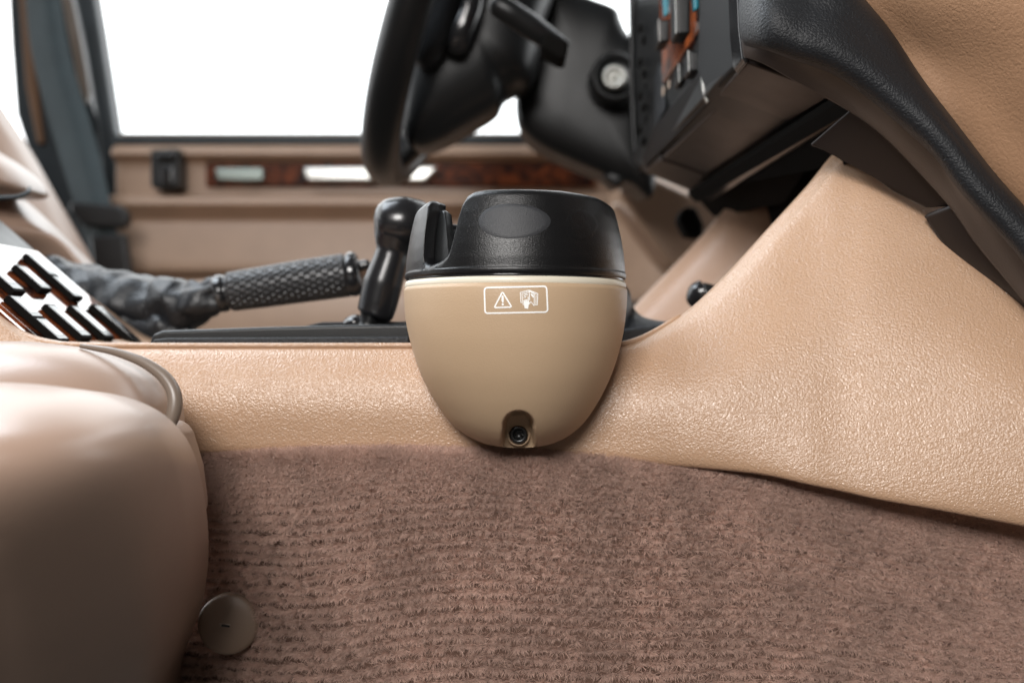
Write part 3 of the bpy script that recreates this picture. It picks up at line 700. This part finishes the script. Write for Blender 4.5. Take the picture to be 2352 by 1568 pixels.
# warning label
def z2(p): return (1087.8 + p[0]*.0825, 635 + p[1]*.0825)
LV = []; LF = []
def lstroke(path, w, closed=False):
    s = stroke2d(path, w, closed, 30); b = len(LV); k = len(s)
    for l, r in s:
        LV.append(proj(bvh_body, *z2(l), .00012)[0]); LV.append(proj(bvh_body, *z2(r), .00012)[0])
    for i in range(k if closed else k-1):
        j = (i+1) % k; LF.append((b+2*i, b+2*i+1, b+2*j+1, b+2*j))
def lfill(poly):
    b = len(LV)
    for p in poly: LV.append(proj(bvh_body, *z2(p), .00014)[0])
    LF.append(tuple(range(b, b+len(poly))))
def rounded(poly, r):
    out = []; k = len(poly)
    for i in range(k):
        p0, p1, p2 = (np.array(poly[(i+q) % k], float) for q in (-1, 0, 1))
        a = p1 + (p0-p1)/np.linalg.norm(p0-p1)*r; c = p1 + (p2-p1)/np.linalg.norm(p2-p1)*r
        for t in np.linspace(0, 1, 7): out.append((1-t)**2*a + 2*t*(1-t)*p1 + t*t*c)
    return out
lstroke(rounded([(302, 312), (2030, 272), (2060, 985), (322, 1022)], 90), 42, True)
lstroke(rounded([(805, 425), (1062, 848), (575, 866)], 50), 40, True)
def cap_poly(x0, y0, x1, y1, w0, w1):
    P = []
    d = math.atan2(y1-y0, x1-x0)
    for t in np.linspace(math.pi/2, 3*math.pi/2, 8): P.append((x0 + w0*math.cos(d+t), y0 + w0*math.sin(d+t)))
    for t in np.linspace(-math.pi/2, math.pi/2, 8): P.append((x1 + w1*math.cos(d+t), y1 + w1*math.sin(d+t)))
    return P
lfill(cap_poly(808, 562, 812, 702, 32, 24))
lfill([(813 + 32*math.cos(t), 776 + 32*math.sin(t)) for t in np.linspace(0, 2*math.pi, 20)[:-1]])
# book: pages and hand
lstroke([(1345, 725), (1320, 725), (1300, 445), (1550, 380), (1785, 478), (1768, 800), (1745, 780)], 22)
lstroke([(1378, 790), (1345, 480), (1550, 412)], 20)
lstroke([(1550, 380), (1556, 660)], 24)
lstroke([(1565, 400), (1738, 492), (1728, 805), (1705, 785)], 18)
lstroke([(1565, 410), (1690, 500), (1685, 815), (1600, 700)], 20)
for a, b in (((1385, 505), (1525, 460)), ((1390, 550), (1525, 502)), ((1390, 596), (1470, 560))): lstroke([a, b], 20)
lfill([(1590, 462), (1672, 520), (1668, 600), (1590, 520)])
lfill([(1396, 690), (1540, 680), (1552, 700), (1545, 735), (1590, 690), (1600, 712), (1530, 790), (1518, 895), (1418, 885), (1410, 820), (1396, 790)])
for x, y in ((1404, 655), (1440, 645), (1478, 638)): lfill(cap_poly(x, y, x + 3, 700, 13, 14))
lfill(cap_poly(1517, 565, 1520, 700, 12, 16))
mk('warning_label', LV, LF, M['white'], body, smooth=False)

# screw in the recess
sc = pt(1191, 998, .4455)
scr = lathe('screw', (sc.x, .4475, sc.z), (0, -1, 0), [(.0033, -.004), (.0036, .0), (.0036, .0012), (.0032, .0018), (.0026, .0020), (.0019, .0015), (.0017, .0004), (.0002, .0003)], M['darkmetal'], cup)
V = []; 
for h in (.0021, .0014):
    for j in range(48):
        a = 2*math.pi*j/48; r = .0017 + .00032*math.cos(6*a); V.append((sc.x + r*math.cos(a), .4475 - h, sc.z + r*math.sin(a)))
for h in (.0014, .0021):
    for j in range(48):
        a = 2*math.pi*j/48; r = .0012 + .00026*math.cos(6*a); V.append((sc.x + r*math.cos(a), .4475 - h, sc.z + r*math.sin(a)))
mk('screw_socket', V, gfaces(4, 48, True), M['darkmetal'], scr)
lathe('screw_collar', (sc.x, .4482, sc.z), (0, -1, 0), [(.0046, -.004), (.0047, .0003), (.0045, .0007), (.0038, .0007), (.0037, -.001)], M['cup'], cup)

# ------------------------------------------------------------------ carpet with real pile
cgrid = [[(300, 1015, .500), (460, 1018, .485), (780, 1015, .476), (1190, 1022, .472), (1700, 1050, .470), (2100, 1120, .466), (2500, 1210, .460)],
         [(300, 1050, .488), (460, 1052, .471), (780, 1042, .4645), (1190, 1052, .4625), (1700, 1084, .4625), (2100, 1150, .460), (2500, 1240, .455)],
         [(300, 1140, .500), (460, 1140, .475), (780, 1130, .4610), (1190, 1140, .457), (1700, 1170, .457), (2100, 1230, .456), (2500, 1310, .452)],
         [(300, 1300, .535), (460, 1300, .492), (780, 1300, .4600), (1190, 1300, .452), (1700, 1320, .450), (2100, 1370, .448), (2500, 1430, .446)],
         [(300, 1480, .550), (460, 1480, .500), (780, 1480, .4600), (1190, 1480, .448), (1700, 1490, .444), (2100, 1510, .442), (2500, 1550, .440)],
         [(300, 1680, .560), (460, 1680, .505), (780, 1680, .4600), (1190, 1680, .445), (1700, 1680, .440), (2100, 1680, .438), (2500, 1690, .436)]]
G = grid3(cgrid, 24, 16)
nr, nc = G.shape[:2]
Gn = np.cross(np.gradient(G, axis=1), np.gradient(G, axis=0)); Gn /= np.linalg.norm(Gn, axis=2)[..., None]
if Gn[..., 1].mean() > 0: Gn = -Gn
def samp(A, r, c):
    r = np.clip(r, 0, nr-1.001); c = np.clip(c, 0, nc-1.001); i = r.astype(int); j = c.astype(int); fr = (r-i)[:, None]; fc = (c-j)[:, None]
    return A[i, j]*(1-fr)*(1-fc) + A[i+1, j]*fr*(1-fc) + A[i, j+1]*(1-fr)*fc + A[i+1, j+1]*fr*fc
# tufts on a slightly wavy lattice
W_, H_ = .42, .125
pitch = .0033; cpitch = .0024
tr, tcn = int(H_/pitch), int(W_/cpitch)
R_, C_ = np.meshgrid(np.arange(tr), np.arange(tcn), indexing='ij')
rv = (R_ + .5 + .10*RNG.standard_normal(R_.shape) + .8*np.sin(C_*.045) + .4*np.sin(C_*.13 + 1))/tr*(nr-1)
cv = (C_ + .5*(R_ % 2) + .16*RNG.standard_normal(R_.shape))/tcn*(nc-1)
rv = rv.ravel(); cv = cv.ravel()
TP = samp(G, rv, cv); TN = samp(Gn, rv, cv); TN /= np.linalg.norm(TN, axis=1)[:, None]
nt_ = len(TP); nf = 120
root = np.repeat(TP, nf, 0); nn = np.repeat(TN, nf, 0)
rdir = RNG.standard_normal((nt_*nf, 3)); rdir -= (rdir*nn).sum(1)[:, None]*nn
tlean = np.repeat(RNG.standard_normal((nt_, 3))*.13 + np.array([.06, 0, .02]), nf, 0)
ln = (.0021 + .0004*RNG.standard_normal((nt_*nf, 1)))*np.repeat(1 + .09*RNG.standard_normal((nt_, 1)), nf, 0)
d = nn + rdir*np.array([.30, .3, .22]) + tlean; d /= np.linalg.norm(d, axis=1)[:, None]
root = root + rdir*np.array([.00062, .0003, .00052]) - nn*.0004
curl = RNG.standard_normal((nt_*nf, 3))*.00042
stray = RNG.random((nt_*nf, 1)) < .012
ln = np.where(stray, ln*1.5, ln)
p1 = root + d*ln*.55 + curl*.5; p2 = root + d*ln + curl + rdir*.00025 + np.array([0, 0, -.00025])
side = np.cross(d, RNG.standard_normal((nt_*nf, 3))*.4 + np.array([0, 1, 0])); side /= np.linalg.norm(side, axis=1)[:, None]
w = np.where(stray, .00004, .000075)
FV = np.stack([root - side*w, root + side*w, p1 - side*w, p1 + side*w, p2 - side*w*.45, p2 + side*w*.45], 1).reshape(-1, 3)
nfb = nt_*nf; base = np.arange(nfb)[:, None]*6
FQ = np.concatenate([base + np.array([0, 1, 3, 2]), base + np.array([2, 3, 5, 4])], 1).reshape(-1, 4)
BV = (G - Gn*.0009).reshape(-1, 3); BF = np.array(gfaces(nr, nc)) + len(FV)
AV = np.concatenate([FV, BV]); AF = np.concatenate([FQ, BF])
me = bpy.data.meshes.new('carpet')
me.vertices.add(len(AV)); me.vertices.foreach_set('co', AV.astype(np.float32).ravel())
me.loops.add(AF.size); me.loops.foreach_set('vertex_index', AF.astype(np.int32).ravel())
me.polygons.add(len(AF)); me.polygons.foreach_set('loop_start', np.arange(0, AF.size, 4, dtype=np.int32)); me.polygons.foreach_set('loop_total', np.full(len(AF), 4, np.int32))
me.polygons.foreach_set('use_smooth', np.ones(len(AF), bool))
me.update(calc_edges=True); me.validate()
me.materials.append(M['carpet']); me.materials.append(mat('gap_shade_backing', (.12, .072, .055), 1, .05))  # backing coloured dark to give the shade between tufts
mi = np.zeros(len(AF), np.int32); mi[len(FQ):] = 1; me.polygons.foreach_set('material_index', mi)
cpt = bpy.data.objects.new('carpet', me); COL.objects.link(cpt)
tag(cpt, 'brown ribbed wool carpet covering the tunnel side below the console', 'carpet', kind='structure')

# carpet fastener
_bg = BVHTree.FromPolygons([Vector(v) for v in G.reshape(-1, 3)], gfaces(G.shape[0], G.shape[1]))
q = _bg.ray_cast(Vector((0, 0, 0)), pt(525, 1432, 1).normalized())[0]; q = q*((q.y - .0110)/q.y)
cl = lathe('carpet_fastener', q, (.10, -1, .10), [(.0124, -.008), (.0126, .0), (.0121, .0011), (.0108, .0017), (.007, .0021), (.002, .0023), (.0002, .0023)], mat('beige_grey_plastic', (.23, .16, .115), .42, .5, bump=('grain', 900, .00003)), None, seg=64)
tag(cl, 'round beige slotted fastener button pressed into the carpet', 'fastener')
Rz = Matrix.Rotation(math.radians(8), 3, 'Y')
ax3 = Vector((.10, -1, .10)).normalized()
sl = box('slot', q + ax3*.0022 + Vector((-.0012, 0, -.0003)), (.0048, .0008, .0016), M['rail'], cl, Rz, .0002, label='pale slot moulding')
box('slot_groove', q + ax3*.0026 + Vector((-.0008, 0, -.0004)), (.0034, .0008, .0008), M['gloss'], sl, Rz, .0001)

# ------------------------------------------------------------------ passenger seat in the foreground
ps = thing('passenger_seat', 'beige leather passenger seat cushion filling the lower left foreground', 'car seat', pt(150, 1568, .34))
def crease(v):
    px = 1176 + v[0]/(KP*v[1]); py = 784 - v[2]/(KP*v[1])
    return v
SY = .335
pillow('rear_bolster', [(-500, 775), (-200, 778), (0, 783), (90, 786), (190, 800), (270, 826), (330, 862), (372, 910), (384, 950), (386, 1020), (370, 1120), (200, 1200), (-500, 1200)], (-60, 1010), .405, .045, M['seat'], ps, back=.05, n=8, p=2.4)
def gr(v):
    # shallow sewn valley crossing the front bolster
    px = 1176 + v[0]/(KP*SY); py = 784 - v[2]/(KP*SY)
    line = np.interp(py, [880, 1000, 1080, 1150, 1250, 1400, 1568, 1700], [-120, 30, 130, 190, 222, 236, 240, 240])
    dd = (px - line)/38
    v = v.copy(); v[1] += .0022*math.exp(-dd*dd)*min(1, max(0, (py - 900)/160))
    q = max(0, py - 960); f = (v[1] + .00025*q*q/(q + 160))/v[1]; v = v*np.array([f, f, f])
    return v
pillow('front_bolster', [(-700, 900), (-300, 872), (0, 878), (120, 886), (220, 903), (300, 936), (358, 984), (396, 1045), (420, 1130), (434, 1230), (436, 1330), (422, 1430), (396, 1510), (366, 1600), (300, 1900), (-200, 2000), (-700, 1900)], (-60, 1390), SY, .085, M['seat'], ps, back=.05, n=10, rings=60, p=2.1, crease=gr)
tube('piping', [(185, 794, .402, 5), (262, 806, .400, 9), (330, 830, .398, 12), (380, 864, .396, 15), (405, 906, .394, 17), (402, 945, .393, 17), (390, 978, .393, 15), (368, 1006, .394, 12)], M['piping'], ps, n=14, seg=24, sm=60)
slab('side_valance', [(250, 960), (400, 972), (416, 1000), (440, 1080), (452, 1180), (380, 1300), (250, 1200)], .405, .02, M['seat'], ps, bevel=.004)

S.render.engine = 'CYCLES'
